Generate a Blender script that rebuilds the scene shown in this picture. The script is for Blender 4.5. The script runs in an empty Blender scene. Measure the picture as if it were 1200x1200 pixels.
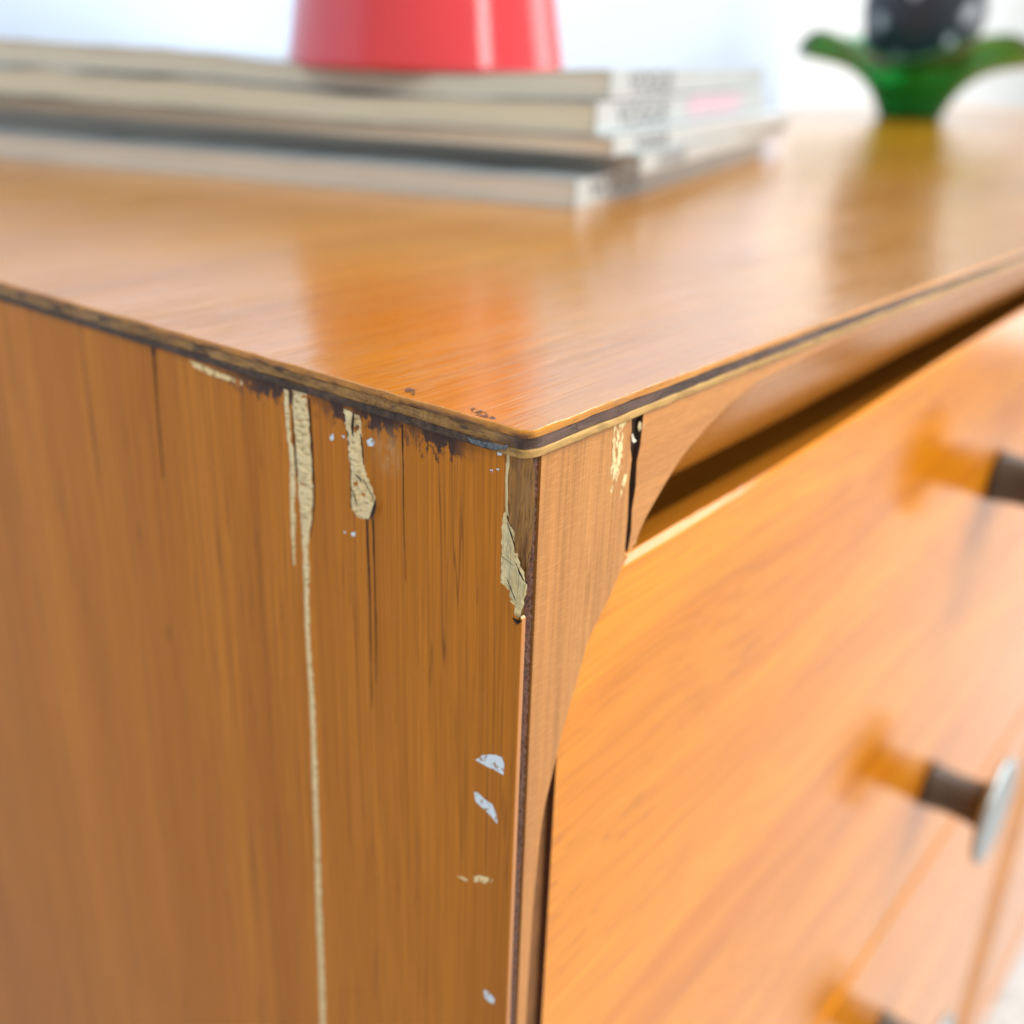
import bpy, bmesh, math, random
from mathutils import Vector, Matrix, noise

random.seed(7)
S = bpy.context.scene
COL = S.collection

# ------------------------------------------------------------------ camera
FPX = 1267.087
RC = ((0.62427189, -0.78062685, 0.03010525),      # camera right
      (-0.28922689, -0.26675135, -0.91934299),    # camera down
      (0.72569443, 0.56521274, -0.39230364))      # camera forward
CX, CY, CZ = Vector(RC[0]), Vector(RC[1]), Vector(RC[2])
def ray(u, v):
    return CX * ((u - 600) / FPX) + CY * ((v - 600) / FPX) + CZ
CAM = -ray(620, 505) * 0.15
def onx(u, v, x=0.0):
    r = ray(u, v); return CAM + r * ((x - CAM.x) / r.x)
def ony(u, v, y=0.0):
    r = ray(u, v); return CAM + r * ((y - CAM.y) / r.y)

cd = bpy.data.cameras.new("camera")
cam = bpy.data.objects.new("camera", cd); COL.objects.link(cam)
cd.sensor_width = 36; cd.lens = FPX / 1200 * 36
cd.clip_start = 0.005; cd.clip_end = 100
R = Matrix((CX, -CY, -CZ)).transposed().to_4x4()
cam.matrix_world = Matrix.Translation(CAM) @ R
cd.dof.use_dof = True; cd.dof.focus_distance = 0.158; cd.dof.aperture_fstop = 10.5
cd.dof.aperture_blades = 0
S.camera = cam

# ------------------------------------------------------------------ world and lamps
w = bpy.data.worlds.new("World"); S.world = w; w.use_nodes = True
bg = w.node_tree.nodes["Background"]
bg.inputs["Color"].default_value = (1.0, 0.965, 0.91, 1); bg.inputs["Strength"].default_value = 0.64

def area(name, loc, target, size, energy, color):
    l = bpy.data.lights.new(name, 'AREA'); l.shape = 'RECTANGLE'
    l.size, l.size_y = size; l.energy = energy; l.color = color
    o = bpy.data.objects.new(name, l); COL.objects.link(o)
    o.location = loc
    o.rotation_euler = (Vector(target) - Vector(loc)).to_track_quat('-Z', 'Y').to_euler()
    return o
area("window_light", (0.85, -1.0, 1.55), (0.35, 0, -0.1), (1.2, 1.2), 44, (1.0, 0.97, 0.93))
area("wall_fill_light", (1.85, -0.2, 1.5), (1.15, 0.6, 0.25), (1.2, 0.6), 30, (0.94, 0.97, 1.0))  # added fill lamp: brightens the walls and gives the drawer edge its glint
area("left_fill_light", (-0.85, -1.25, 1.75), (0.0, 0.1, -0.05), (0.55, 0.55), 19, (1.0, 0.94, 0.86))  # added fill lamp: lifts the side panel and rakes its relief
area("side_window_light", (2.4, -0.75, 0.25), (0.4, 0.0, 0.0), (1.0, 1.6), 11, (1.0, 0.97, 0.97))
area("front_window_light", (0.32, -2.0, 0.78), (0.3, 0.2, 0.1), (0.34, 1.1), 10, (1.0, 0.96, 0.94))

S.view_settings.view_transform = 'Standard'; S.view_settings.look = 'None'
S.view_settings.exposure = 0.0; S.view_settings.gamma = 1.0
S.render.engine = 'CYCLES'
S.cycles.use_denoising = True
S.cycles.max_bounces = 8
S.cycles.caustics_refractive = False

# ------------------------------------------------------------------ node helpers
class NT:
    def __init__(s, name):
        s.m = bpy.data.materials.new(name); s.m.use_nodes = True
        s.t = s.m.node_tree; s.n = s.t.nodes
        s.p = s.n["Principled BSDF"]; s.out = s.n["Material Output"]
        s.tc = s.n.new("ShaderNodeTexCoord")
    def link(s, a, b): s.t.links.new(a, b)
    def setin(s, sock, v):
        if hasattr(v, 'is_output'): s.link(v, sock)
        elif isinstance(v, tuple) and len(v) == 3 and sock.type == 'RGBA': sock.default_value = (*v, 1)
        else: sock.default_value = v
    def mapping(s, scale, loc=(0, 0, 0), vec=None):
        m = s.n.new("ShaderNodeMapping"); m.inputs["Scale"].default_value = scale
        m.inputs["Location"].default_value = loc
        s.link(vec or s.tc.outputs["Object"], m.inputs["Vector"]); return m.outputs["Vector"]
    def noise(s, vec, scale=1.0, detail=2.0, rough=0.5, dist=0.0):
        n = s.n.new("ShaderNodeTexNoise"); s.link(vec, n.inputs["Vector"])
        n.inputs["Scale"].default_value = scale; n.inputs["Detail"].default_value = detail
        n.inputs["Roughness"].default_value = rough; n.inputs["Distortion"].default_value = dist
        return n.outputs["Fac"]
    def rng(s, v, a, b, c=0.0, d=1.0):
        r = s.n.new("ShaderNodeMapRange"); s.link(v, r.inputs["Value"])
        for k, x in zip(("From Min", "From Max", "To Min", "To Max"), (a, b, c, d)): r.inputs[k].default_value = x
        return r.outputs["Result"]
    def math(s, op, a, b=None):
        m = s.n.new("ShaderNodeMath"); m.operation = op
        s.setin(m.inputs[0], a)
        if b is not None: s.setin(m.inputs[1], b)
        return m.outputs[0]
    def mix(s, f, a, b, mode='MIX'):
        m = s.n.new("ShaderNodeMix"); m.data_type = 'RGBA'; m.blend_type = mode
        s.setin(m.inputs[0], f); s.setin(m.inputs[6], a); s.setin(m.inputs[7], b)
        return m.outputs[2]
    def sep(s):
        x = s.n.new("ShaderNodeSeparateXYZ"); s.link(s.tc.outputs["Object"], x.inputs[0]); return x.outputs
    def bump(s, h, strength, dist):
        b = s.n.new("ShaderNodeBump"); b.inputs["Strength"].default_value = strength
        b.inputs["Distance"].default_value = dist; s.link(h, b.inputs["Height"])
        s.link(b.outputs["Normal"], s.p.inputs["Normal"]); return b
    def set(s, **k):
        for a, v in k.items(): s.setin(s.p.inputs[a.replace("_", " ")], v)
        return s.m

def wood(name, axis, c_lo, c_hi, pore=(0.10, 0.035, 0.010), pore_amt=0.6, pore_f=260, rough=0.3,
         coat=0.0, coat_rough=0.08, band_f=45, fibre_bump=0.5, warp=0.004, hatch=0.0, smear=0.30, fine=0.22, bd=0.00008, brk_lo=0.36, pw=0.020, f2f=1150, extra=None, along=1.0, spec=0.5):
    t = NT(name)
    def sc(f, l):   # f across the grain, l along it
        return (l, f, f) if axis == 'x' else ((f, f, l) if axis == 'z' else (f, l, f))
    # slow waviness of the grain
    wv = t.noise(t.mapping(sc(14, 4 * along)), 1, 1)
    wadd = t.n.new("ShaderNodeVectorMath"); wadd.operation = 'ADD'
    t.link(t.tc.outputs["Object"], wadd.inputs[0])
    comb = t.n.new("ShaderNodeCombineXYZ")
    off = t.math('MULTIPLY', t.math('SUBTRACT', wv, 0.5), warp * 2)
    for i in range(3):
        if 'xyz'[i] != axis: t.link(off, comb.inputs[i])
    t.link(comb.outputs[0], wadd.inputs[1])
    V = wadd.outputs[0]
    band = t.noise(t.mapping(sc(band_f, 2.2 * along), (3, 5, 1), V), 1, 3, 0.55)
    mid = t.noise(t.mapping(sc(band_f * 5, 7 * along), (1, 2, 3), V), 1, 3, 0.6)
    fib = t.noise(t.mapping(sc(2600, 70), (7, 2, 9), V), 1, 2, 0.6)
    c = t.mix(t.rng(band, 0.3, 0.7), c_lo, c_hi)
    c = t.mix(t.rng(mid, 0.35, 0.72, 0.0, smear), c, tuple(x * 0.62 for x in c_lo))
    f2 = t.noise(t.mapping(sc(f2f, 8 * along), (4, 1, 7), V), 1, 2, 0.55)
    c = t.mix(t.rng(f2, 0.42, 0.66, 0.0, fine), c, tuple(x * 0.42 for x in c_lo))
    c = t.mix(t.rng(fib, 0.3, 0.7, 0.0, 0.22), c, tuple(x * 0.55 for x in c_lo))
    # fine dark pore lines, broken along their length
    pl = t.noise(t.mapping(sc(pore_f, 3.0 * along), (9, 4, 6), V), 1, 2, 0.5)
    line = t.rng(t.math('ABSOLUTE', t.math('SUBTRACT', pl, 0.5)), 0.001, pw, 1.0, 0.0)
    pl2 = t.noise(t.mapping(sc(pore_f * 3.1, 9.0 * along), (2, 6, 1), V), 1, 1, 0.5)
    line2 = t.rng(t.math('ABSOLUTE', t.math('SUBTRACT', pl2, 0.5)), 0.0, pw * 2.4, 0.5, 0.0)
    line = t.math('MAXIMUM', line, line2)
    h0 = t.noise(t.mapping(sc(700, 14), (5, 5, 5), V), 1, 2, 0.6)
    c = t.mix(t.rng(h0, 0.4, 0.7, 0.0, smear * 0.6), c, tuple(x * 0.5 for x in c_lo))
    brk = t.rng(t.noise(t.mapping(sc(60, 9 * along), (2, 8, 4)), 1, 2), brk_lo, brk_lo + 0.24)
    pm = t.math('MULTIPLY', t.math('MULTIPLY', line, brk), pore_amt)
    c = t.mix(pm, c, pore)
    h = t.math('ADD', t.math('MULTIPLY', fib, 0.5), t.math('MULTIPLY', pm, -0.9))
    if hatch:   # sanding scratches slanting over the grain
        mp = t.n.new("ShaderNodeMapping"); mp.inputs["Rotation"].default_value = (0, math.radians(-24), 0)
        mp.inputs["Scale"].default_value = (380, 900, 4200); t.link(t.tc.outputs["Object"], mp.inputs["Vector"])
        hs = t.noise(mp.outputs[0], 1, 2, 0.6)
        hm = t.rng(hs, 0.50, 0.72, 0, hatch)
        c = t.mix(hm, c, tuple(min(1, x * 1.75 + 0.04) for x in c_hi))
        h = t.math('ADD', h, t.math('MULTIPLY', hs, 0.7))
    if extra: c = extra(t, c)
    rr = t.rng(fib, 0.2, 0.8, rough * 0.8, rough * 1.25)
    t.bump(h, fibre_bump, bd)
    return t.set(Base_Color=c, Roughness=rr, Coat_Weight=coat, Coat_Roughness=coat_rough, Specular_IOR_Level=spec)

def plain(name, col, rough=0.5, var=0.25, f=300, bump=0.0, bd=0.0002, **k):
    t = NT(name)
    n = t.noise(t.mapping((f, f, f)), 1, 4, 0.6)
    c = t.mix(t.rng(n, 0.3, 0.7), tuple(x * (1 - var) for x in col), tuple(min(1, x * (1 + var)) for x in col))
    if bump: t.bump(n, bump, bd)
    return t.set(Base_Color=c, Roughness=rough, **k)

def side_wear(t, c):
    x, y, z = t.sep()
    n1 = t.noise(t.mapping((900, 620, 420)), 1, 5, 0.7)
    n2 = t.noise(t.mapping((100, 120, 60)), 1, 3, 0.6)
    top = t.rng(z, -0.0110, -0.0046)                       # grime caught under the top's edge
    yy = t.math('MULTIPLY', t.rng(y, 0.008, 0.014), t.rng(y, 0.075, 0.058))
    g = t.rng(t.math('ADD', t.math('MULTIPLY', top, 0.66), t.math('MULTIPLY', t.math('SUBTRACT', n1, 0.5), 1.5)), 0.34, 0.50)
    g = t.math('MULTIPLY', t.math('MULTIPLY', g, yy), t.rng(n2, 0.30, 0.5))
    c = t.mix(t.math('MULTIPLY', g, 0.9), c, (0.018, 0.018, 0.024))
    # rubbed pale patch beside the filler
    d = t.n.new("ShaderNodeVectorMath"); d.operation = 'DISTANCE'
    t.link(t.tc.outputs["Object"], d.inputs[0]); d.inputs[1].default_value = onx(455, 530)
    r = t.math('MULTIPLY', t.rng(d.outputs["Value"], 0.0048, 0.0012), t.rng(n1, 0.38, 0.6))
    c = t.mix(t.math('MULTIPLY', r, 0.55), c, (0.50, 0.29, 0.13))
    # scuffs on the varnish
    s = t.noise(t.mapping((500, 500, 220), (4, 4, 4)), 1, 3, 0.6)
    return t.mix(t.rng(s, 0.60, 0.75, 0, 0.06), c, (0.60, 0.36, 0.17))

def top_wear(t, c):
    n = t.noise(t.mapping((190, 420, 200), (2, 2, 2)), 1, 3, 0.6)
    return t.mix(t.rng(n, 0.62, 0.74, 0, 0.22), c, (0.20, 0.07, 0.018))

M = {}
M['top'] = wood('varnished_top_wood', 'x', (0.38, 0.142, 0.002), (0.52, 0.212, 0.003), rough=0.13, coat=0.0, spec=0.85,
                band_f=30, pore_amt=0.35, pore_f=420, fibre_bump=0.7, bd=0.00010, fine=0.20, smear=0.22, warp=0.006, extra=top_wear, along=1.6)
M['side'] = wood('varnished_side_wood', 'z', (0.46, 0.148, 0.009), (0.66, 0.235, 0.018), rough=0.36, coat=0.0, spec=0.13,
                 pore_amt=0.62, pore_f=330, band_f=60, smear=0.08, fine=0.36, f2f=1900, brk_lo=0.26, warp=0.0025, pw=0.009, extra=side_wear)
M['drawer'] = wood('varnished_drawer_wood', 'x', (0.62, 0.185, 0.004), (0.90, 0.335, 0.010), rough=0.12, coat=0.0, spec=0.27,
                   band_f=52, pore_amt=0.30, pore_f=240, warp=0.010, fibre_bump=0.5, fine=0.26, along=1.8)
M['stile'] = wood('sanded_stile_wood', 'z', (0.48, 0.20, 0.052), (0.62, 0.29, 0.085), rough=0.45, spec=0.3,
                  pore_amt=0.35, pore_f=300, hatch=0.19, fine=0.34, fibre_bump=0.8)
M['rail'] = wood('sanded_rail_wood', 'x', (0.52, 0.205, 0.042), (0.66, 0.29, 0.070), rough=0.34, spec=0.4,
                 pore_amt=0.3, pore_f=300, hatch=0.22, fibre_bump=0.5, warp=0.008)
M['inner'] = wood('inner_frame_wood', 'x', (0.46, 0.165, 0.010), (0.60, 0.22, 0.016), rough=0.5, spec=0.2)
M['drawer_end'] = plain('shade_dark_drawer_end', (0.055, 0.014, 0.004), 0.6, 0.3)  # near-black colour stands in for shade in the gap beside the drawers
M['chamfer'] = wood('chamfer_wood', 'x', (0.52, 0.19, 0.018), (0.68, 0.26, 0.030), rough=0.25, spec=0.5, pore_amt=0.2)
M['core_side'] = wood('edge_core_wood', 'y', (0.30, 0.150, 0.035), (0.52, 0.28, 0.070), rough=0.6, pore=(0.03, 0.015, 0.008), pore_amt=0.9, pore_f=900, band_f=500, fibre_bump=1.0, along=6)
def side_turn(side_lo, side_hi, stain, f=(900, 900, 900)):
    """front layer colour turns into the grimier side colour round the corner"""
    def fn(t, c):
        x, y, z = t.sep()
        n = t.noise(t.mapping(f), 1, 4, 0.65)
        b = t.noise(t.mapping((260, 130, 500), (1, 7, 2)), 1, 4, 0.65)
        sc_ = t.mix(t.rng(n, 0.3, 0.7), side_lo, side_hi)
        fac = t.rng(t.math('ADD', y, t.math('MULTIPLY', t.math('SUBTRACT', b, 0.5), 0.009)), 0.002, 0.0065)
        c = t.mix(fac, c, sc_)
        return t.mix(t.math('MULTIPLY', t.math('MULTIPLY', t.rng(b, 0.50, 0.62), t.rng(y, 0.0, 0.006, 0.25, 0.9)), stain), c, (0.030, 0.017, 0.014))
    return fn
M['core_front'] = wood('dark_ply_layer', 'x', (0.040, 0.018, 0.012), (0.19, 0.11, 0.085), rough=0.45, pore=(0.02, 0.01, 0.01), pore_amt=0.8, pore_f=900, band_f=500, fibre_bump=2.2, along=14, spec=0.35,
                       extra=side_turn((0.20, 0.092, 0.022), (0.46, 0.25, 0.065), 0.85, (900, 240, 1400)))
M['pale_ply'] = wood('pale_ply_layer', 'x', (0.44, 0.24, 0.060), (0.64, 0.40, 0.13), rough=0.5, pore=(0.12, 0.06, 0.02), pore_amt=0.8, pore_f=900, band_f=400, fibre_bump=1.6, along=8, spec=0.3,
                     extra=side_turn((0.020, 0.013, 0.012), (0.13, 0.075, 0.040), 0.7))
def edge_stain(t, c):
    x, y, z = t.sep()
    b = t.noise(t.mapping((300, 160, 500), (4, 1, 2)), 1, 4, 0.65)
    side = t.rng(x, 0.0012, 0.0002)
    low = t.rng(z, -0.0003, -0.0010)
    m = t.math('MULTIPLY', t.math('MULTIPLY', t.rng(b, 0.40, 0.56), side), low)
    return t.mix(t.math('MULTIPLY', m, 0.9), c, (0.055, 0.018, 0.010))
M['edge_veneer'] = wood('edge_veneer_wood', 'x', (0.55, 0.20, 0.012), (0.72, 0.32, 0.022), rough=0.3, pore=(0.15, 0.05, 0.01), pore_amt=0.8, pore_f=900, along=6, fibre_bump=1.2, extra=edge_stain)
M['side_under'] = plain('grimy_ply_layer', (0.075, 0.048, 0.030), 0.55, 0.6, 700, 0.8)
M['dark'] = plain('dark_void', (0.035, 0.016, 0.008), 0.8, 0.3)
M['back'] = plain('hidden_carcass_wood', (0.20, 0.08, 0.02), 0.7)
M['arris'] = wood('veneer_edge_wood', 'z', (0.50, 0.17, 0.014), (0.66, 0.25, 0.025), rough=0.3, coat=0.5, coat_rough=0.2, pore_amt=0.4, pore_f=900)
M['glue'] = plain('dark_glue', (0.085, 0.030, 0.014), 0.22, 0.8, 2200, 1.0, Specular_IOR_Level=0.35)
tq = NT('wood_filler')
nf1 = tq.noise(tq.mapping((500, 600, 1700)), 1, 3, 0.6); nf2 = tq.noise(tq.mapping((2600, 2600, 2600)), 1, 3, 0.6)
cf = tq.mix(tq.rng(nf1, 0.30, 0.48), (0.38, 0.27, 0.12), (0.86, 0.70, 0.40))
cf = tq.mix(tq.rng(nf2, 0.55, 0.72, 0, 0.4), cf, (0.30, 0.19, 0.07))
tq.bump(tq.math('ADD', nf1, tq.math('MULTIPLY', nf2, 0.4)), 1.0, 0.0006)
M['filler'] = tq.set(Base_Color=cf, Roughness=0.7, Specular_IOR_Level=0.2)
M['splinter'] = wood('torn_wood_fibre', 'z', (0.62, 0.49, 0.23), (0.95, 0.85, 0.52), rough=0.75, pore=(0.10, 0.06, 0.03), pore_amt=0.8, pore_f=900, band_f=420, fibre_bump=1.5, along=8)
M['exposed'] = wood('exposed_core_wood', 'z', (0.19, 0.072, 0.016), (0.62, 0.33, 0.10), spec=0.25, rough=0.36, coat=0.0, pore=(0.03, 0.012, 0.008), pore_amt=0.9, pore_f=700, band_f=420, fibre_bump=1.4, along=14)

def flecked(name, col, thr, f, rough=0.6):
    t = NT(name)
    n = t.noise(t.mapping(f), 1, 4, 0.65)
    t.setin(t.p.inputs["Alpha"], t.rng(n, thr, thr + 0.05))
    return t.set(Base_Color=col, Roughness=rough)
M['paint'] = flecked('white_paint_mark', (0.66, 0.74, 0.80), 0.40, (900, 1000, 520))
M['scratch'] = flecked('scraped_wood', (0.80, 0.60, 0.30), 0.47, (900, 700, 300), 0.8)
M['crack_and_shade'] = plain('crack_shadow', (0.028, 0.012, 0.006), 0.8)
M['bluegrime'] = plain('blue_grey_grime', (0.10, 0.115, 0.125), 0.4, 0.8, 1500, 1.0)

# ------------------------------------------------------------------ mesh helpers
def link(name, bm, mats, parent=None, smooth=False, loc=None):
    me = bpy.data.meshes.new(name)
    bmesh.ops.recalc_face_normals(bm, faces=bm.faces)
    bm.to_mesh(me); bm.free()
    for m in (mats if isinstance(mats, (list, tuple)) else [mats]): me.materials.append(m)
    if smooth:
        for p in me.polygons: p.use_smooth = True
    o = bpy.data.objects.new(name, me); COL.objects.link(o)
    if parent is not None:
        o.parent = parent
        o.matrix_parent_inverse = Matrix.Translation(-parent_loc(parent))
    if loc is not None: o.location = loc
    return o
def parent_loc(p):
    v = Vector(p.location); q = p.parent
    while q is not None: v = v + Vector(q.location) ; q = q.parent
    # meshes here are authored in world coordinates with location 0, empties carry the offset
    return Vector(p.location) if p.type == 'EMPTY' else Vector((0, 0, 0))
def empty(name, loc, label, cat, group=None):
    o = bpy.data.objects.new(name, None); COL.objects.link(o); o.location = loc
    o.empty_display_size = 0.05
    o['label'] = label; o['category'] = cat
    if group: o['group'] = group
    return o
def bevel(o, wd, seg=2, ang=35):
    b = o.modifiers.new('bevel', 'BEVEL'); b.width = wd; b.segments = seg
    b.limit_method = 'ANGLE'; b.angle_limit = math.radians(ang)
    for p in o.data.polygons: p.use_smooth = True
    wn = o.modifiers.new('wn', 'WEIGHTED_NORMAL'); wn.keep_sharp = True
    return o
def box(bm, a, b, mi=0):
    r = bmesh.ops.create_cube(bm, size=1)
    for v in r['verts']:
        v.co = Vector([a[i] + (v.co[i] + 0.5) * (b[i] - a[i]) for i in range(3)])
    for f in {f for v in r['verts'] for f in v.link_faces}: f.material_index = mi
    return r['verts']
def prism(pts3, vec, bm=None):
    bm = bm or bmesh.new()
    vs = [bm.verts.new(p) for p in pts3]
    f = bm.faces.new(vs)
    r = bmesh.ops.extrude_face_region(bm, geom=[f])
    nv = [g for g in r['geom'] if isinstance(g, bmesh.types.BMVert)]
    bmesh.ops.translate(bm, verts=nv, vec=vec)
    return bm
def slice_grid(bm, axis, lo, hi, step):
    v = lo
    while v < hi:
        co = [0, 0, 0]; no = [0, 0, 0]; co[axis] = v; no[axis] = 1
        bmesh.ops.bisect_plane(bm, geom=bm.verts[:] + bm.edges[:] + bm.faces[:], plane_co=co, plane_no=no, dist=1e-7)
        v += step
def spline(pts, n=6):
    """Catmull-Rom through 2D points"""
    out = []
    P = [pts[0]] + list(pts) + [pts[-1]]
    for i in range(1, len(P) - 2):
        p0, p1, p2, p3 = (Vector(q) for q in P[i - 1:i + 3])
        for k in range(n):
            t = k / n
            out.append(0.5 * ((2 * p1) + (p2 - p0) * t + (2 * p0 - 5 * p1 + 4 * p2 - p3) * t * t + (3 * p1 - p0 - 3 * p2 + p3) * t ** 3))
    out.append(Vector(pts[-1]))
    return out
def smooth01(t):
    t = max(0, min(1, t)); return t * t * (3 - 2 * t)
def sag(x): return -0.0034 * smooth01(x / 0.36)

# ------------------------------------------------------------------ room
def plane_obj(name, pts, mat):
    bm = bmesh.new(); bm.faces.new([bm.verts.new(p) for p in pts])
    o = link(name, bm, mat); o['kind'] = 'structure'; return o
FLOOR = -0.76
tw = NT('pale_wall_paint')
wn = tw.noise(tw.mapping((3, 3, 3)), 1, 2)
M['wall'] = tw.set(Base_Color=tw.mix(wn, (0.50, 0.62, 0.80), (0.55, 0.67, 0.84)), Roughness=0.85)
tf = NT('speckled_carpet')
fn = tf.noise(tf.mapping((160, 160, 160)), 1, 3, 0.7)
fn2 = tf.noise(tf.mapping((22, 22, 22)), 1, 3, 0.6)
tf.bump(fn, 0.6, 0.004)
M['carpet'] = tf.set(Base_Color=tf.mix(fn2, tf.mix(tf.rng(fn, 0.35, 0.65), (0.30, 0.29, 0.26), (0.80, 0.80, 0.80)), (0.62, 0.62, 0.61)), Roughness=0.95)
plane_obj('floor', [(-4, -4, FLOOR), (4, -4, FLOOR), (4, 0.75, FLOOR), (-4, 0.75, FLOOR)], M['carpet'])
bm = bmesh.new(); box(bm, (-3, 0.52, FLOOR), (1.16, 0.66, 2.4)); o = link('back_wall', bm, M['wall']); o['kind'] = 'structure'
M['wall2'] = plain('warm_white_wall_paint', (0.66, 0.69, 0.70), 0.85, 0.03, 3)
bm = bmesh.new(); box(bm, (0.9, 0.67, FLOOR), (4.2, 0.8, 2.4)); o = link('alcove_wall', bm, M['wall2']); o['kind'] = 'structure'

# ------------------------------------------------------------------ sideboard
LEN, DEP = 1.42, 0.47
ZT = -0.0043            # underside of the top's layers
ZB = -0.67              # underside of the carcass
SB = empty('sideboard', (LEN / 2, DEP / 2, FLOOR), 'worn orange brown wooden sideboard with chipped corner, standing in front of the pale wall', 'sideboard')

def slab(name, z0, z1, grow, mats, parent, matfun, cr=0.0025, bev=0.0):
    bm = bmesh.new()
    pts = []
    x0, y0, x1, y1 = -grow, -grow, LEN + grow, DEP
    for k in range(9):
        a = math.pi + k / 8 * math.pi / 2
        pts.append((x0 + cr + cr * math.cos(a), y0 + cr + cr * math.sin(a), z0))
    pts += [(x1, y0, z0), (x1, y1, z0), (x0, y1, z0)]
    prism(pts, (0, 0, z1 - z0), bm)
    slice_grid(bm, 0, 0.006, 0.10, 0.0022)
    slice_grid(bm, 0, 0.105, 0.40, 0.02)
    slice_grid(bm, 1, 0.006, 0.10, 0.0022)
    slice_grid(bm, 1, 0.105, 0.13, 0.01)
    for v in bm.verts:      # hand-worn edge: tiny dents and waves along the rim
        if v.co.x < 0.0042 or v.co.y < 0.0042:
            q = Vector((v.co.x * 160, v.co.y * 160, z0 * 900))
            d = 0.00016 * noise.noise(q) + 0.00014 * noise.noise(q * 3.7)
            if v.co.x < 0.0045: v.co.x += d
            if v.co.y < 0.0045: v.co.y += d
            v.co.z += 0.00017 * noise.noise(q * 3.0 + Vector((5, 5, v.co.z * 800)))
    for v in bm.verts:
        v.co.z += sag(v.co.x) * (1 - smooth01(v.co.y / 0.12))
    bmesh.ops.recalc_face_normals(bm, faces=bm.faces)
    for f in bm.faces:
        f.material_index = matfun(f.normal, f.calc_center_median())
    o = link(name, bm, mats, parent)
    if bev: bevel(o, bev, 3, 40)
    return o
def front_like(n): return n.y < -0.55 and abs(n.z) < 0.6
top = slab('top_panel', -0.0013, 0.0, 0.0005, [M['top'], M['edge_veneer']], SB,
           lambda n, c: 1 if abs(n.z) < 0.6 else 0, bev=0.0003)
slab('dark_ply_layer', -0.0030, -0.0013, 0.0003, [M['core_front']], top, lambda n, c: 0)
slab('pale_ply_layer', ZT, -0.0030, 0.0006, [M['pale_ply']], top, lambda n, c: 0, bev=0.0003)

# side panel: thin varnished face veneer with a torn notch at the corner, over a thick core
notch_px = [(591, 524), (590, 545), (589, 570), (588, 600), (586.5, 630), (585.5, 660), (586, 682), (591, 686), (596, 692), (597.5, 704),
            (602, 709), (603, 722), (605, 731), (609, 728), (613, 724)]
VT = 0.0011
notch = [onx(u, v) for u, v in notch_px]
outline = [Vector((0, 0.0, -0.66))]
z = -0.62
for z in (-0.5, -0.3, -0.15, -0.10, -0.08, -0.06, -0.045, -0.035): outline.append(Vector((0, 0.0, z)))
outline.append(Vector((0, 0.0, notch[-1].z - 0.0004)))
for p in reversed(notch): outline.append(Vector((0, max(p.y, 0.0004), min(p.z, ZT))))
outline[-1].z = ZT
outline += [Vector((0, DEP, ZT)), Vector((0, DEP, -0.66))]
bm = prism(outline, (VT, 0, 0))
bmesh.ops.recalc_face_normals(bm, faces=bm.faces)
for f in bm.faces:
    f.material_index = 0 if f.normal.x < -0.9 else (1 if f.normal.y < -0.9 else 2)
side = link('side_panel', bm, [M['side'], M['arris'], M['splinter']], SB)
bevel(side, 0.00022, 2, 40)
bm = bmesh.new(); box(bm, (VT + 0.0001, 0.0045, -0.66), (0.018, DEP, ZT - 0.0002))
link('side_core', bm, M['back'], side)

# rough substrate showing in the torn corner
def rough_patch(name, outline, normal, h, amp, f, mat, parent, step=0.0004, axes=(1, 2), edge=0.0006, skew=(1, 1, 1), seed=0.0):
    """a lumpy raised skin on a plane: outline = 3D points lying on the plane"""
    bm = bmesh.new(); bm.faces.new([bm.verts.new(p) for p in outline])
    for a in axes:
        lo = min(p[a] for p in outline); hi = max(p[a] for p in outline)
        slice_grid(bm, a, lo + step * 0.5, hi, step)
    bmesh.ops.triangulate(bm, faces=bm.faces)
    segs = [(Vector(outline[i]), Vector(outline[(i + 1) % len(outline)])) for i in range(len(outline))]
    N = Vector(normal)
    for v in bm.verts:
        d = 1e9
        for a, b in segs:
            ab = b - a; t = max(0, min(1, (v.co - a).dot(ab) / max(ab.length_squared, 1e-12)))
            d = min(d, (v.co - a - ab * t).length)
        e = smooth01(d / edge)
        q = Vector((v.co.x * f * skew[0] + seed, v.co.y * f * skew[1], v.co.z * f * skew[2]))
        n = noise.noise(q) + 0.5 * noise.noise(q * 2.3)
        v.co = v.co + N * (e * (h + amp * n))
    return link(name, bm, mat, parent, smooth=True)
bm = bmesh.new()
box(bm, (0.00095, 0.0006, -0.66), (VT + 0.004, 0.0048, ZT))
sub = link('exposed_core', bm, M['exposed'], side)
c1 = [onx(u, v, 0.0009) for u, v in [(594, 525), (624, 528), (627, 560), (626, 610), (622, 650), (617, 676), (611, 690), (603, 680), (598, 640), (594, 600), (592, 560)]]
rough_patch('exposed_wood', c1, (-1, 0, 0), 0.00008, 0.00055, 800, M['exposed'], side, 0.00025, skew=(1, 1, 0.22))
def ragged(px, j=1.3, st=3.0):
    out = []
    for i in range(len(px)):
        p, q = Vector(px[i]), Vector(px[(i + 1) % len(px)])
        k = max(1, int((q - p).length / st))
        for t_ in range(k): out.append(p.lerp(q, t_ / k) + Vector((random.uniform(-j, j), random.uniform(-j, j) * 0.6)))
    return out
c2 = [onx(u, v, 0.0007) for u, v in ragged([(588, 598), (594, 602), (597, 614), (603, 622), (605, 640), (608, 656), (612, 668), (616, 678), (617, 690), (614, 706), (611, 722), (605, 730),
                                      (602, 710), (597, 704), (595, 691), (586, 682), (586, 655), (587, 620)])]
rough_patch('torn_fibre', c2, (-1, 0, 0), 0.0004, 0.00045, 1100, M['splinter'], side, 0.00022, skew=(1, 1, 0.5), edge=0.0003)
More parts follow.
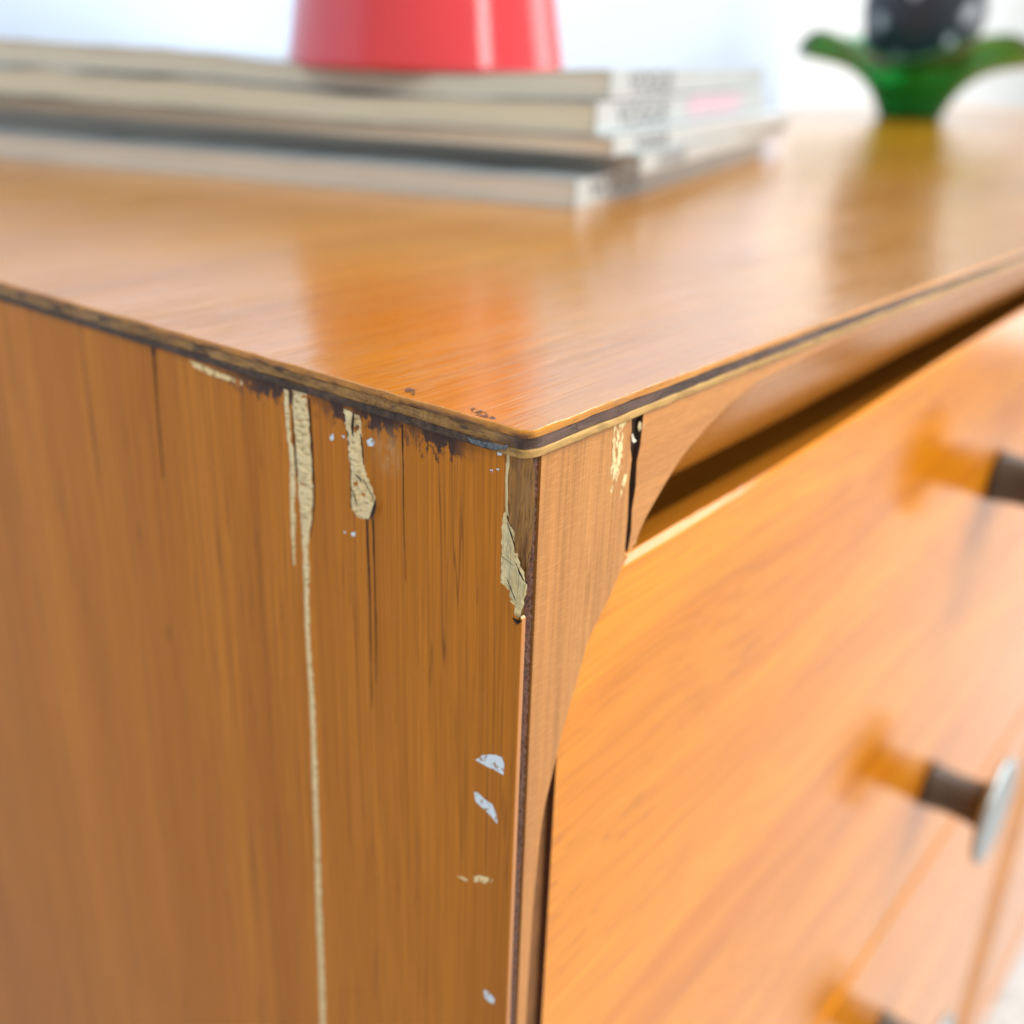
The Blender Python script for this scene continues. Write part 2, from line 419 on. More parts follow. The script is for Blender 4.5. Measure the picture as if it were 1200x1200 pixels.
c3 = [onx(u, v, 0.0007) for u, v in [(593, 527), (598, 527), (597, 560), (595, 590), (596, 606), (592, 600), (590.5, 560)]]
rough_patch('torn_fibre', c3, (-1, 0, 0), 0.00025, 0.00012, 900, M['splinter'], side, 0.0003, edge=0.0004)

# dried glue line between the veneer edge and the stile
bm = bmesh.new()
nz = 620; z0, z1 = ZT - 0.0002, -0.30
rows = []
for i in range(nz + 1):
    zz = z0 + (z1 - z0) * (i / nz) ** 1.35
    row = []
    for j in range(7):
        xx = 0.00105 + (0.0031 - 0.00105) * j / 6
        n = noise.noise(Vector((xx * 1500, 3.1, zz * 1300))) + 0.6 * noise.noise(Vector((xx * 3300, 8.1, zz * 3600)))
        e = math.sin(math.pi * j / 6) ** 0.7
        row.append(bm.verts.new((xx, 0.00045 - e * (0.0003 + 0.00042 * n), zz)))
    rows.append(row)
for a, b in zip(rows, rows[1:]):
    for j in range(6): bm.faces.new((a[j], a[j + 1], b[j + 1], b[j]))
link('glue_line', bm, M['glue'], side, smooth=True)

# filler runs
def run(name, cl, mat, h, ridge=0.0, n=5, zridge=None, parent=side):
    """a raised bead along a pixel-measured centre line on the side panel: (u, v, width px)"""
    P = [Vector((onx(u, v).y, onx(u, v).z, (onx(u - w / 2, v).y - onx(u + w / 2, v).y))) for u, v, w in cl]
    P = spline([tuple(p) for p in P], 10)
    # resample evenly
    Q = [P[0]]
    for p in P[1:]:
        d = (p - Q[-1]).length
        k = max(1, int(d / 0.00028))
        q0 = Q[-1]
        for i in range(1, k + 1): Q.append(q0.lerp(p, i / k))
    bm = bmesh.new(); prev = None
    for i, q in enumerate(Q):
        row = []
        wob = 1 + 0.25 * noise.noise(Vector((0.3, i * 0.21, 1.7)))
        for j in range(n + 2):
            s = -1 + 2 * j / (n + 1)
            yy = q.x - s * 0.5 * q.z * wob + (0.00026 if j in (0, n + 1) else 0.0001) * (noise.noise(Vector((j * 3.1, i * 0.22, 0))) + 0.6 * noise.noise(Vector((j * 5.1, i * 0.7, 4))))
            hh = math.sqrt(max(0, 1 - abs(s) ** 3))
            r = noise.noise(Vector((yy * 350 + q.y * 200, 2.2, q.y * 1500))) + 0.5 * noise.noise(Vector((yy * 1400, 5.5, q.y * 3600)))
            amt = ridge if zridge is None else ridge * smooth01((q.y - zridge) / 0.006)
            row.append(bm.verts.new((-0.00002 - hh * (h + amt * r), yy, q.y)))
        if prev:
            for j in range(n + 1): bm.faces.new((prev[j], prev[j + 1], row[j + 1], row[j]))
        prev = row
    return link(name, bm, mat, parent, smooth=True)
run('filler_run', [(351, 458, 17), (353, 490, 18), (356, 530, 18), (358, 570, 18), (359, 600, 14), (358, 625, 8), (359, 660, 6), (361, 740, 4.6), (366, 820, 5), (369, 900, 5.2), (372, 985, 5), (374, 1060, 5.6), (377, 1140, 5.4), (379, 1215, 5.4)],
    M['filler'], 0.00028, 0.00050, 11, zridge=-0.034)
run('filler_run', [(335, 456, 5), (337, 490, 5), (339, 514, 5), (342, 530, 6), (343, 570, 6), (343, 600, 5), (344, 630, 4), (345, 662, 1.5)], M['filler'], 0.00015, 0.00005, 4)
fp = [(402, 478), (410, 482), (420, 487), (424, 500), (423, 520), (425, 540), (430, 558), (436, 572), (440, 586), (439, 600), (432, 609), (424, 608), (418, 604), (412, 596), (411, 570), (410, 540), (407, 510)]
rough_patch('filler_patch', [onx(u, v, -0.00002) for u, v in ragged(fp, 1.1, 3.5)], (-1, 0, 0), 0.00030, 0.00060, 900, M['filler'], side, 0.00025, skew=(1, 1, 0.8), edge=0.0008, seed=3.3)

def flat_mark(name, px, mat, parent=side, off=0.00006, jit=0.6):
    pts = []
    n = len(px)
    for i in range(n):
        a, b = Vector(px[i]), Vector(px[(i + 1) % n])
        k = max(1, int((b - a).length / 4))
        for t in range(k):
            q = a.lerp(b, t / k) + Vector((random.uniform(-jit, jit), random.uniform(-jit, jit)))
            pts.append(onx(q.x, q.y, -off))
    bm = bmesh.new(); f = bm.faces.new([bm.verts.new(p) for p in pts])
    bmesh.ops.triangulate(bm, faces=[f])
    return link(name, bm, mat, parent)
for px in ([(557, 890), (566, 885), (578, 884), (590, 887), (591, 897), (590, 908), (582, 903), (572, 899), (564, 895)],
           [(555, 928), (560, 929), (568, 937), (577, 943), (581, 953), (583, 966), (576, 957), (567, 948), (558, 940)],
           [(567, 1160), (572, 1162), (580, 1170), (578, 1177), (569, 1170)],
           [(386, 509), (391, 508), (392, 515), (388, 517)], [(400, 510), (404, 511), (403, 514)],
           [(429, 516), (435, 513), (439, 518), (437, 523), (431, 522)], [(402, 623), (405, 622), (405, 626)], [(411, 624), (416, 623), (416, 628), (412, 628)],
           [(574, 551), (578, 550), (578, 554)], [(581, 549), (585, 549), (584, 553)], [(582, 530), (589, 529), (588, 534), (583, 534)]):
    flat_mark('paint_mark', px, M['paint'])
flat_mark('paint_mark', [(535, 1027), (548, 1028), (562, 1026), (578, 1030), (574, 1037), (560, 1034), (545, 1032)], M['scratch'])
flat_mark('scraped_mark', [(222, 421), (240, 429), (258, 437), (275, 443), (290, 448), (284, 452), (268, 446), (252, 442), (238, 436), (226, 430)], M['scratch'])
def crack_and_shade(pxs, off=0.00005, parent=side):
    l, r = [], []
    Q = spline(pxs, 12)
    for i, (u, v, wd) in enumerate(Q):
        u += 0.9 * noise.noise(Vector((u * 0.7, i * 0.35, 1.1))); wd *= 1 + 0.5 * noise.noise(Vector((u, i * 0.6, 7.7)))
        l.append((u - wd / 2, v)); r.append((u + wd / 2, v))
    flat_mark('crack_and_shade', l + r[::-1], M['crack_and_shade'], parent, off=off, jit=0.25)
crack_and_shade([(430, 606, 2.2), (431, 640, 1.6), (433, 680, 1.2), (434, 740, 0.9), (436, 830, 0.8)])
crack_and_shade([(437, 606, 1.4), (438, 650, 1.3), (440, 720, 1.0), (441, 800, 0.5)])
crack_and_shade([(179, 404, 5), (180, 414, 4), (180, 420, 1.2), (184, 470, 0.9), (188, 520, 0.6), (191, 560, 0.5)])
crack_and_shade([(471, 497, 1.8), (472, 530, 0.8), (473, 600, 0.7), (475, 680, 0.3)])
crack_and_shade([(361.5, 466, 1.6), (364, 500, 1.8), (366.5, 540, 1.8), (368, 575, 1.6), (367, 602, 1.2), (363.5, 630, 0.8)])  # no crack: dark strip painted as shade along the filler's right edge
crack_and_shade([(343, 470, 1.0), (344, 520, 0.9), (348, 560, 0.8)])  # same painted shade line beside the thinner filler run
crack_and_shade([(403, 484, 1.5), (409, 520, 1.2), (411, 560, 1.2), (412, 596, 1.4)])
for pth in ([(422, 508, 2.0), (425, 525, 2.6), (426, 545, 2.0)], [(414, 484, 4), (412, 500, 2.5), (414, 512, 1.0)], [(426, 562, 1.5), (431, 572, 2), (438, 584, 1.6)],
            [(413, 574, 1.2), (416, 584, 2.2), (419, 594, 1.0)], [(417, 556, 3.5), (421, 560, 3.5), (424, 566, 1.5)], [(440, 586, 1.6), (439, 600, 2.2), (432, 610, 1.6)]):
    crack_and_shade([(u, v, wd * 0.55) for u, v, wd in pth], 0.0008)
for pth in ([(588, 652, 0.8), (594, 657, 1.6), (602, 663, 1.0)], [(594, 612, 1.2), (600, 628, 1.8), (604, 644, 1.2)], [(601, 724, 2.5), (606, 731, 3.0), (612, 727, 1.6)],
            [(605, 660, 1.4), (611, 676, 2.0), (617, 684, 1.5)], [(592, 676, 0.8), (599, 690, 1.2), (604, 704, 0.8)]):
    crack_and_shade([(u, v, wd * 0.5) for u, v, wd in pth], 0.00035)
gp = [(547, 512), (560, 516), (574, 519), (590, 522), (596, 521), (594, 526), (582, 527), (566, 524), (552, 519)]
rough_patch('grime_patch', [onx(u, v, -0.0008) for u, v in gp], (-1, 0, 0), 0.0001, 0.00015, 1500, M['bluegrime'], top, 0.0003, edge=0.0004)

def top_mark(name, px, mat, h=0.00006):
    pts = []
    for i in range(len(px)):
        a, b = Vector(px[i]), Vector(px[(i + 1) % len(px)])
        k = max(1, int((b - a).length / 4))
        for t in range(k):
            q = a.lerp(b, t / k) + Vector((random.uniform(-.7, .7), random.uniform(-.5, .5)))
            r = ray(q.x, q.y); pts.append(CAM + r * ((h - CAM.z) / r.z))
    for p in pts:
        p.x = max(p.x, 0.0002); p.y = max(p.y, 0.0002); p.z += sag(p.x) * (1 - smooth01(p.y / 0.12))
    bm = bmesh.new(); f = bm.faces.new([bm.verts.new(p) for p in pts]); bmesh.ops.triangulate(bm, faces=[f])
    return link(name, bm, mat, top)
M['worn'] = flecked('worn_dark_edge', (0.10, 0.034, 0.010), 0.48, (500, 1100, 700), 0.6)
top_mark('worn_mark', [(550, 476), (562, 479), (576, 486), (592, 497), (588, 502), (570, 497), (556, 488)], M['worn'])
top_mark('worn_mark', [(474, 453), (488, 456), (486, 463), (474, 460)], M['worn'])

# ---- front frame: stile and rail plates whose inner edges sweep round the drawer opening
PL = 0.0026
YD = 0.003       # drawer front plane
stile_px = [(738, 650), (728, 668), (712, 705), (690, 750), (676, 800), (660, 855), (648, 905), (636, 960), (627, 1040), (621, 1120), (616, 1200)]
sc = [(ony(u, v).x, ony(u, v).z) for u, v in stile_px]
sc = [tuple(p) for p in spline(sc, 5)]
low = [(0.0058, -0.2), (0.0058, -0.50), (0.0066, -0.57), (0.0090, -0.60), (0.0160, -0.630), (0.0290, -0.650), (0.034, -0.66)]
st = [(0.0032, ZT), (0.0268, ZT), (0.0272, -0.008), (0.0271, -0.0095), (0.0278, -0.0115), (0.0276, -0.016), (0.0280, -0.022), (0.0279, -0.027), (0.0282, -0.0300)] + sc[1:] + low + [(0.0032, -0.66)]
bm = prism([(x, 0, z) for x, z in st], (0, PL, 0))
stile = link('stile', bm, M['stile'], SB); bevel(stile, 0.00018, 2, 40)
# deeper return of the stile, set back from its edge
st2 = [(max(0.0042, x - 0.0026), z) for x, z in st[10:-1]]
st2 = [(0.0042, ZT - 0.001), (0.022, ZT - 0.001)] + st2 + [(0.0042, -0.655)]
bm = prism([(x, PL - 0.0002, z) for x, z in st2], (0, 0.022, 0)); link('stile_return', bm, M['inner'], stile)
# pale flecks rubbed into the sanded stile
def front_mark(name, px, mat, parent, y=-0.00006):
    bm = bmesh.new(); f = bm.faces.new([bm.verts.new(ony(u + random.uniform(-.5, .5), v, y)) for u, v in px])
    bmesh.ops.triangulate(bm, faces=[f]); return link(name, bm, mat, parent)
front_mark('scraped_mark', [(719, 497), (726, 497), (734, 494), (732, 520), (728, 545), (722, 565), (715, 580), (712, 592), (713, 570), (718, 545), (721, 520)], M['scratch'], stile)
front_mark('scraped_mark', [(735, 542), (737, 545), (733, 565), (728, 582), (724, 592), (727, 572)], M['scratch'], stile)

# rail face: curved triangle at the corner, running out to nothing under the top
curve_px = [(738.5, 646), (745, 636), (755, 611), (775, 575), (800, 535), (830, 500), (860, 470), (890, 447)]
rc = [(ony(u, v).x, ony(u, v).z) for u, v in curve_px]
rc = [tuple(p) for p in spline(rc, 6)]
X1 = 0.530       # right end of the drawer opening
def zl(x): return ZT + sag(x) * 0.9
rc_far = [(0.085, -0.0068 + sag(0.085)), (0.11, -0.0058 + sag(0.11)), (0.18, -0.0056 + sag(0.18)), (0.30, -0.0056 + sag(0.30)), (0.42, -0.0064 + sag(0.4)), (0.46, -0.010), (0.49, -0.018), (X1, -0.031)]
face = [(rc[0][0] - 0.0002, rc[0][1])] + rc + rc_far
topline = [(X1, zl(X1)), (0.42, zl(0.42)), (0.30, zl(0.30)), (0.18, zl(0.18)), (0.11, zl(0.11)), (0.085, zl(0.085)), (0.06, zl(0.06)), (0.0303, zl(0.03)), (0.0301, -0.010), (0.0294, -0.0125), (0.0297, -0.017), (0.0291, -0.021), (0.0294, -0.025), (0.0288, -0.0285)]
bm = prism([(x, 0, z) for x, z in face[1:] + topline], (0, PL, 0))
bmesh.ops.recalc_face_normals(bm, faces=bm.faces)
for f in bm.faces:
    if f.normal.x < -0.6 and f.calc_center_median().x < 0.032: f.material_index = 1  # rail end coloured dark to paint the joint's shade
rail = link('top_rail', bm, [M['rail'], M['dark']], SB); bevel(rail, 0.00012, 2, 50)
# chamfer below the rail face
bm = bmesh.new()
Ac = rc + rc_far
YB = 0.0095
def zb(x): return -0.0258 + 0.0018 * smooth01((x - 0.09) / 0.15)
prev = None
for (x, z) in Ac:
    row = []
    bx = max(x, 0.030); 
    for k in range(6):
        t = k / 5
        y = 0.0002 + (YB - 0.0002) * t
        zz = z + (zb(bx) - z) * t - 0.0012 * math.sin(math.pi * t) * (1 if z > zb(bx) else 0)
        row.append(bm.verts.new((x + (bx - x) * t, y + (0.0006 if z < zb(bx) else 0), zz)))
    row.append(bm.verts.new((bx, 0.05, zb(bx) + 0.0004)))
    if prev:
        for j in range(6):
            f = bm.faces.new((prev[j], prev[j + 1], row[j + 1], row[j]))
            f.material_index = 1 if j == 5 else 0
    prev = row
link('rail_chamfer', bm, [M['chamfer'], M['inner']], rail, smooth=True)
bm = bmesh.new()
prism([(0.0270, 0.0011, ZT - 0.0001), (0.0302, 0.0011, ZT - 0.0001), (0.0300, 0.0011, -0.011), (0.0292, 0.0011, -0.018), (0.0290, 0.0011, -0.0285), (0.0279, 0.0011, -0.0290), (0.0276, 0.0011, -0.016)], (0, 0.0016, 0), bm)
link('joint_shade', bm, M['dark'], stile)  # dark filling painted in as the shade of the open joint
# little torn fibres in the open joint
for (u, v, a, b) in ((750, 500, 4, 9), (747, 552, 3, 8), (746, 578, 3, 9), (744, 604, 2.6, 8), (741, 632, 3, 7)):
    q = [ony(u + a * math.cos(k) * random.uniform(.6, 1.2), v + b * math.sin(k) * random.uniform(.7, 1.2), 0.0007) for k in [i * math.pi / 5 for i in range(10)]]
    q = [p - Vector((0, 0.0002, 0)) for p in q]
    rough_patch('torn_fibre', q, (0, -1, 0), 0.0004, 0.0003, 1200, M['splinter'], rail, 0.0004, axes=(0, 2), edge=0.0004)
front_mark('paint_chip', [(740, 509), (742, 508), (743, 511), (743.5, 514), (746, 516), (745, 518), (742.5, 519), (740.5, 517)], plain('white_chip', (0.60, 0.55, 0.45), 0.5), stile, y=-0.0003)

# ---- drawers
def drawer(zt0, zt1, zbm, lip=0.0042, ch=0.0016, YD=0.003):
    """front board, top edge from zt0 (left) rising to zt1, lower edge zbm"""
    bm = bmesh.new()
    x0, x1 = 0.0155, 0.5125
    xs = [x0 + (x1 - x0) * i / 40 for i in range(41)]
    topz = [zt0 + (zt1 - zt0) * smooth01((x - 0.03) / 0.26) for x in xs]
    rows = []
    for x, z in zip(xs, topz):
        c = max(0.0006, ch * (1 - smooth01((x - 0.05) / 0.06))) if ch > 0.001 else ch
        rows.append([bm.verts.new((x, yy, zbm if d is None else z - d)) for yy, d in
                     ((YD, None), (YD, c * 0.72), (YD + 0.00025, c * 0.55), (YD + c, 0.0001), (YD + c + 0.0002, 0.0), (YD + c + 0.0005, 0.0004), (YD + c + 0.0005, None))])
    sec = rows[0]
    for p, q in zip(rows, rows[1:]):
        for j in range(len(sec) - 1): bm.faces.new((p[j], p[j + 1], q[j + 1], q[j]))
        bm.faces.new((p[-1], p[0], q[0], q[-1]))
    bm.faces.new(rows[0]); bm.faces.new(rows[-1])
    bmesh.ops.recalc_face_normals(bm, faces=bm.faces)
    for f in bm.faces:
        if abs(f.normal.x) > 0.9: f.material_index = 1
    o = link('drawer_front', bm, [M['drawer'], M['drawer_end']], SB)
    bm = bmesh.new(); box(bm, (x0 + 0.0005, YD + ch + 0.0006, zbm + 0.001), (x1 - 0.0005, 0.020, min(zt0, zt1) - 0.0085))
    link('drawer_backing', bm, M['inner'], o)
    return o
drawers = [drawer(-0.0330, -0.0264, -0.2868), drawer(-0.2870, -0.2870, -0.4150, ch=0.0005, YD=0.0022), drawer(-0.4153, -0.4153, -0.5370, ch=0.0005, YD=0.0022), drawer(-0.5373, -0.5373, -0.6380, ch=0.0005, YD=0.0022)]

# knobs: dark turned stem and a silvery disc
M['knob'] = plain('dark_bronze_knob', (0.060, 0.045, 0.033), 0.35, 0.3, 200)
M['disc'] = plain('brushed_silver_disc', (0.36, 0.41, 0.43), 0.36, 0.08, 200, Metallic=0.85)
def lathe(bm, prof, seg=40, mi=0, cap=True):
    rings = []
    for r, h in prof:
        rings.append([bm.verts.new((r * math.cos(2 * math.pi * k / seg), r * math.sin(2 * math.pi * k / seg), h)) for k in range(seg)])
    for a, b in zip(rings, rings[1:]):
        for k in range(seg):
            f = bm.faces.new((a[k], a[(k + 1) % seg], b[(k + 1) % seg], b[k])); f.material_index = mi
    if cap:
        bm.faces.new(rings[0]).material_index = mi
        bm.faces.new(rings[-1]).material_index = mi
    return rings
def knob(x, z):
    bm = bmesh.new()
    lathe(bm, [(0.0095, 0.0), (0.0092, 0.003), (0.0085, 0.010), (0.0088, 0.018), (0.0100, 0.0235), (0.0110, 0.0248)])
    bmesh.ops.transform(bm, matrix=Matrix.Translation((x, YD, z)) @ Matrix.Rotation(math.radians(90), 4, 'X'), verts=bm.verts)
    k = link('knob', bm, M['knob'], SB, smooth=True)
    bm = bmesh.new()
    lathe(bm, [(0.0100, 0.0246), (0.0205, 0.0250), (0.0222, 0.0258), (0.0226, 0.0270), (0.0220, 0.0284), (0.0200, 0.0290), (0.0172, 0.0282), (0.006, 0.0278)])
    bmesh.ops.transform(bm, matrix=Matrix.Translation((x, YD, z)) @ Matrix.Rotation(math.radians(90), 4, 'X'), verts=bm.verts)
    d = link('knob_disc', bm, M['disc'], k, smooth=True)
    return k
for z in (-0.0885, -0.2250, -0.3700, -0.4765, -0.5880):
    knob(0.2860 if z > -0.3 else 0.2930, z)

# ---- middle stile (mirror of the left one), doors and the rest of the carcass
def mirror_x(x): return X1 - x
prof = [(0.0275, -0.034)] + sc[3:] + low
mid = [(X1 + 0.036 - 1.7 * (x - 0.0058), z) for x, z in prof]
mpoly = mid + [(0.6145, -0.66), (0.6145, ZT + sag(.5)), (mid[0][0] - 0.004, ZT + sag(.5))]
bm = prism([(x, 0, z) for x, z in mpoly], (0, PL, 0))
ms = link('stile', bm, M['drawer'], SB); bevel(ms, 0.0002, 2, 40)
bm = bmesh.new(); prev = None            # hollow sloping from the stile's face back to the drawers
for x, z in mid:
    row = []
    for k in range(6):
        t_ = k / 5; bx = X1 - 0.0145
        row.append(bm.verts.new((x + (bx - x) * t_, 0.0003 + 0.0115 * t_ + 0.0018 * math.sin(math.pi * t_), z)))
    row.append(bm.verts.new((X1 - 0.0140, 0.03, z)))
    if prev:
        for j in range(6): bm.faces.new((prev[j], prev[j + 1], row[j + 1], row[j]))
    prev = row
link('stile_chamfer', bm, M['chamfer'], ms, smooth=True)
for i in range(2):
    a = 0.617 + i * 0.3985
    bm = bmesh.new(); box(bm, (a, 0.0012, -0.64), (a + 0.3965, 0.019, -0.028)); o = link('door', bm, M['drawer'], SB); bevel(o, 0.002, 3)
bm = bmesh.new(); box(bm, (0.6150, 0.0, -0.0272), (LEN - 0.002, 0.018, ZT - 0.0036)); o = link('top_rail', bm, M['rail'], SB); bevel(o, 0.001)
bm = bmesh.new(); box(bm, (0.018, 0.06, ZT - 0.0042), (LEN, DEP - 0.002, -0.012)); link('carcass_top', bm, M['inner'], SB)
bm = bmesh.new(); box(bm, (0.018, 0.040, -0.655), (LEN - 0.018, 0.046, -0.0215)); link('carcass_inside', bm, M['inner'], SB)
bm = bmesh.new(); box(bm, (0.002, DEP - 0.0018, -0.66), (LEN, DEP + 0.004, ZT - 0.0003)); link('back_panel', bm, M['inner'], SB)
bm = bmesh.new(); box(bm, (LEN - 0.016, 0.0205, -0.66), (LEN, DEP, ZT - 0.0002)); link('side_panel', bm, M['side'], SB)
bm = bmesh.new(); box(bm, (0.0005, 0.0006, ZB), (LEN, DEP, -0.6605)); o = link('bottom_panel', bm, M['drawer'], SB); bevel(o, 0.002)
bm = bmesh.new(); box(bm, (0.0342, 0.0003, -0.6603), (LEN - .002, 0.018, -0.6405)); o = link('bottom_rail', bm, M['drawer'], SB); bevel(o, 0.001)
for (x, y) in ((0.09, 0.07), (LEN - 0.09, 0.07), (0.09, DEP - 0.07), (LEN - 0.09, DEP - 0.07)):
    bm = bmesh.new(); lathe(bm, [(0.012, FLOOR), (0.020, ZB)], 24)
    bmesh.ops.translate(bm, verts=bm.verts, vec=(x, y, 0)); link('leg', bm, M['inner'], SB, smooth=True)

# ------------------------------------------------------------------ magazines
def mag_mats(name, page, cover):
    t = NT(name + '_pages')
    n = t.noise(t.mapping((4, 4, 700)), 1, 3, 0.7)
    n2 = t.noise(t.mapping((20, 20, 260)), 1, 2, 0.5)
    c = t.mix(t.rng(n, 0.3, 0.7), tuple(x * 0.68 for x in page), page)
    c = t.mix(t.rng(n2, 0.55, 0.75, 0, 0.4), c, tuple(x * 0.6 for x in page))
    t.bump(n, 0.5, 0.0006)
    pm = t.set(Base_Color=c, Roughness=0.8)
    cm = plain(name + '_cover', cover, 0.28, 0.05, 60, Coat_Weight=0.4, Coat_Roughness=0.1)
    return pm, cm
M['ink'] = plain('grey_spine_ink', (0.10, 0.11, 0.12), 0.5)
def magazine(corner, ang, z0, th, wid, length, page, cover, label, wave, lift=0.0, text=None, tx=0.03, pink=False, dip=(0, 0)):
    """corner = spine and tail corner on the table; local x runs along the spine, local y along the tail"""
    pm, cm = mag_mats('magazine', page, cover)
    root = empty('magazine', (corner[0], corner[1], z0), label, 'magazine', 'magazines stacked on the sideboard')
    root.rotation_euler.z = math.radians(ang)
    def warp(x, y, z):
        gd = math.exp(-((y - 0.09) / 0.06) ** 2)
        z = z + (dip[0] + (dip[1] - dip[0]) * max(0, min(1, z / th))) * gd
        f = smooth01((y - 0.004) / 0.03)
        wv = wave * f * (noise.noise(Vector((y * 22 + z0 * 300, x * 5, 3.3))) + 0.6 * noise.noise(Vector((y * 55, x * 5 + z0 * 90, 1.3))))
        up = lift * smooth01(y / wid) 
        return z + (wv * (0.35 + 0.65 * z / th)) + up
    def grid_block(bm, x0, x1, y0, y1, za, zb_, nx, ny, nzz=1):
        vs = box(bm, (x0, y0, za), (x1, y1, zb_))
        for i in range(1, ny): slice_at(bm, 1, y0 + (y1 - y0) * i / ny)
        for i in range(1, nx): slice_at(bm, 0, x0 + (x1 - x0) * i / nx)
    def slice_at(bm, axis, v):
        co = [0, 0, 0]; no = [0, 0, 0]; co[axis] = v; no[axis] = 1
        bmesh.ops.bisect_plane(bm, geom=bm.verts[:] + bm.edges[:] + bm.faces[:], plane_co=co, plane_no=no, dist=1e-7)
    ct = 0.00035
    def put(name, bm, mat):
        for v in bm.verts: v.co.z = warp(*v.co)
        me = bpy.data.meshes.new(name); bmesh.ops.recalc_face_normals(bm, faces=bm.faces); bm.to_mesh(me); bm.free()
        me.materials.append(mat)
        o = bpy.data.objects.new(name, me); COL.objects.link(o); o.parent = root; return o
    bm = bmesh.new(); grid_block(bm, 0.0006, length - 0.0006, 0.0006, wid - 0.001, ct, th - ct, 6, 44); put('page_block', bm, pm)
    bm = bmesh.new(); grid_block(bm, 0, length, 0.0005, wid, 0, ct - 0.00005, 6, 44); put('back_cover', bm, cm)
    bm = bmesh.new(); grid_block(bm, 0, length, 0.0005, wid, th - ct + 0.00005, th, 6, 44); put('front_cover', bm, cm)
    bm = bmesh.new(); box(bm, (0, -0.0004, 0.0), (length, 0.0004, th)); sp = put('spine', bm, cm)
    if text:
        cu = bpy.data.curves.new('lettering', 'FONT'); cu.body = text; cu.size = th * 1.05; cu.offset = 0.00025; cu.extrude = 0.00002; cu.space_character = 1.0
        tmp = bpy.data.objects.new('tmp', cu); COL.objects.link(tmp)
        dg = bpy.context.evaluated_depsgraph_get(); me = bpy.data.meshes.new_from_object(tmp.evaluated_get(dg))
        bpy.data.objects.remove(tmp)
        me.materials.clear(); me.materials.append(M['ink'])
        me.transform(Matrix.Translation((tx, -0.00045, th * 0.14)) @ Matrix.Rotation(math.radians(90), 4, 'X') @ Matrix.Diagonal((1.75, 1, 1, 1)))
        o = bpy.data.objects.new('spine_lettering', me); COL.objects.link(o); o.parent = sp
    if pink:
        bm = bmesh.new(); box(bm, (0.12, -0.00055, th * 0.15), (0.22, -0.00042, th * 0.9))
        put('spine_panel', bm, plain('pink_print', (0.52, 0.36, 0.42), 0.4)).parent = sp
    return root
CV = (0.44, 0.49, 0.50)
mg = [
 ((0.1950, 0.1320), 14.0, 0.0, 0.0088, (0.78, 0.75, 0.66), 'lowest magazine of the stack, lying flat on the sideboard with a dog-eared pale spine corner', 0.0007, 0.0, 'VOGUE', 0.014, False),
 ((0.2300, 0.1290), 15.0, 0.0092, 0.0064, (0.50, 0.48, 0.44), 'shadowed magazine lying directly on the lowest one, its spine sticking out to the right', 0.0008, 0.0003, 'VOGUE', 0.02, False),  # page colour darkened to include the shade under the magazine above
 ((0.2130, 0.1300), 13.0, 0.0160, 0.0062, (0.76, 0.62, 0.46), 'thin magazine with tan page edges in the middle of the stack', 0.0009, 0.0010, 'VOGUE', 0.022, False),
 ((0.2120, 0.1370), 15.0, 0.0226, 0.0108, (0.74, 0.71, 0.55), 'thick magazine second from the top, with a pink panel on its spine', 0.0013, 0.0018, 'VOGUE', 0.022, True),
 ((0.2240, 0.1400), 16.0, 0.0340, 0.0100, (0.72, 0.66, 0.53), 'topmost magazine of the stack, under the red vase, with rippled pages', 0.0016, 0.0024, 'VOGUE', 0.022, False),
]
for i, (c, a, z0, th, pg, lb, wv, lf, tx, tpos, pk) in enumerate(mg):
    magazine(c, a, z0, th, 0.335, 0.285, pg, CV, lb, wv, lf, tx, tpos, pk, [(0, 0), (0, 0), (0, -0.0006), (-0.0006, -0.0022), (-0.0022, -0.0052)][i])

# ------------------------------------------------------------------ red vase
M['red'] = plain('coral_red_glaze', (0.60, 0.032, 0.042), 0.16, 0.05, 20, Coat_Weight=0.8, Coat_Roughness=0.06)
va = empty('vase', (0.244, 0.2455, 0.0400), 'tall glossy coral red conical vase standing on the magazine stack', 'vase')
bm = bmesh.new()
prof = [(0.0560, 0.0), (0.0572, 0.0010), (0.0570, 0.003)]
for k in range(1, 21):
    h = 0.003 + 0.255 * k / 20
    prof.append((0.0570 - 0.157 * (h - 0.003) + 0.00000, h))
prof += [(0.0172, 0.262), (0.0180, 0.268), (0.0165, 0.270), (0.0145, 0.262), (0.0145, 0.235)]
lathe(bm, prof, 72)
me_o = link('vase_body', bm, M['red'], None, smooth=True); me_o.parent = va

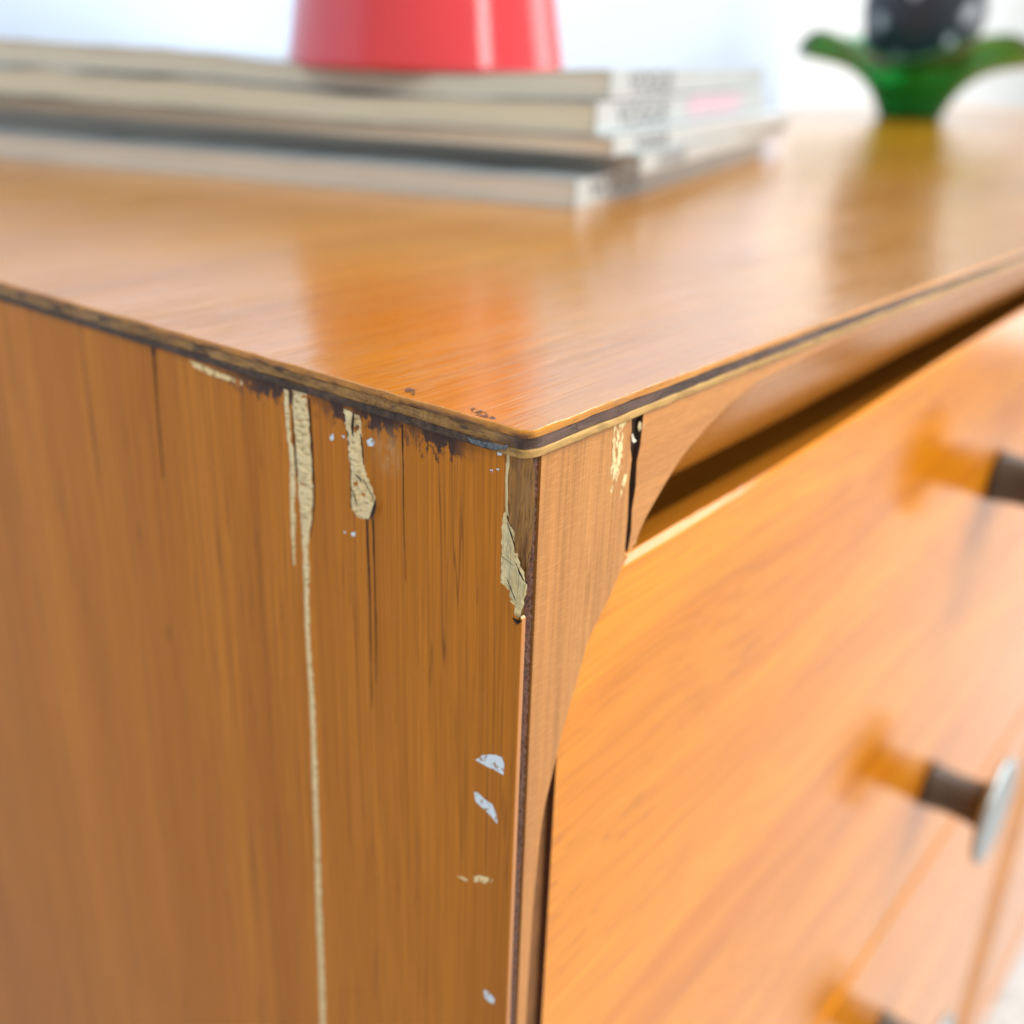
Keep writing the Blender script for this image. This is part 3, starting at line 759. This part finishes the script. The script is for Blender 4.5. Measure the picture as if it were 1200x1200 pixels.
# ------------------------------------------------------------------ green bowl and candle
t = NT('green_glass')
M['green'] = t.set(Base_Color=(0.0, 0.36, 0.07), Roughness=0.05, Transmission_Weight=0.7, IOR=1.5, Coat_Weight=0.3)
bp = Vector((1.0016, 0.3096, 0))
bo = empty('bowl', bp, 'green glass bowl with flared wavy rim standing on the sideboard', 'bowl')
bm = bmesh.new()
prof = [(0.0275, 0.0), (0.0302, 0.002), (0.0335, 0.010), (0.0390, 0.020), (0.0475, 0.0305), (0.0590, 0.0405), (0.0730, 0.0490), (0.088, 0.0555), (0.102, 0.0600), (0.114, 0.0620)]
seg = 96
th0 = math.atan2(CAM.y - bp.y, CAM.x - bp.x)
def wavy(r, h, a):
    f = smooth01((r - 0.040) / 0.07)
    return h + f * 0.0115 * math.cos(4 * (a - th0 + 0.14) + math.pi)
outer = [[bm.verts.new((r * math.cos(2 * math.pi * k / seg), r * math.sin(2 * math.pi * k / seg), wavy(r, h, 2 * math.pi * k / seg))) for k in range(seg)] for r, h in prof]
inner = [[bm.verts.new(((r - 0.002) * math.cos(2 * math.pi * k / seg), (r - 0.002) * math.sin(2 * math.pi * k / seg), wavy(r, h, 2 * math.pi * k / seg) + 0.0018)) for k in range(seg)] for r, h in prof[1:]]
rings = outer + inner[::-1]
for a, b in zip(rings, rings[1:]):
    for k in range(seg): bm.faces.new((a[k], a[(k + 1) % seg], b[(k + 1) % seg], b[k]))
bm.faces.new(rings[0]); bm.faces.new(rings[-1])
o = link('bowl_body', bm, M['green'], None, smooth=True); o.parent = bo
bm = bmesh.new(); lathe(bm, [(0.0280, 0.0003), (0.0290, 0.0012), (0.0285, 0.003)], 48)
bm.free()

t = NT('speckled_black_wax')
vor = t.n.new("ShaderNodeTexVoronoi"); t.link(t.mapping((38, 38, 38)), vor.inputs["Vector"])
vor.inputs["Scale"].default_value = 1.0
sp = t.rng(vor.outputs["Distance"], 0.24, 0.30, 1.0, 0.0)
nn = t.noise(t.mapping((30, 30, 30)), 1, 2)
M['wax'] = t.set(Base_Color=t.mix(t.math('MULTIPLY', sp, t.rng(nn, 0.4, 0.55)), (0.012, 0.018, 0.030), (0.40, 0.44, 0.50)), Roughness=0.35)
ca = empty('candle', bp + Vector((-0.004, 0.0, 0.044)), 'large black candle with white speckles sitting in the green glass bowl', 'candle')
bm = bmesh.new(); lathe(bm, [(0.0440, 0.0), (0.047, 0.008), (0.0515, 0.025), (0.0555, 0.05), (0.0560, 0.13), (0.0535, 0.135), (0.01, 0.133)], 56)
o = link('candle_body', bm, M['wax'], None, smooth=True); o.parent = ca
bm = bmesh.new(); lathe(bm, [(0.0012, 0.131), (0.0011, 0.141), (0.0005, 0.145)], 10)
o = link('wick', bm, M['dark'], None, smooth=True); o.parent = ca
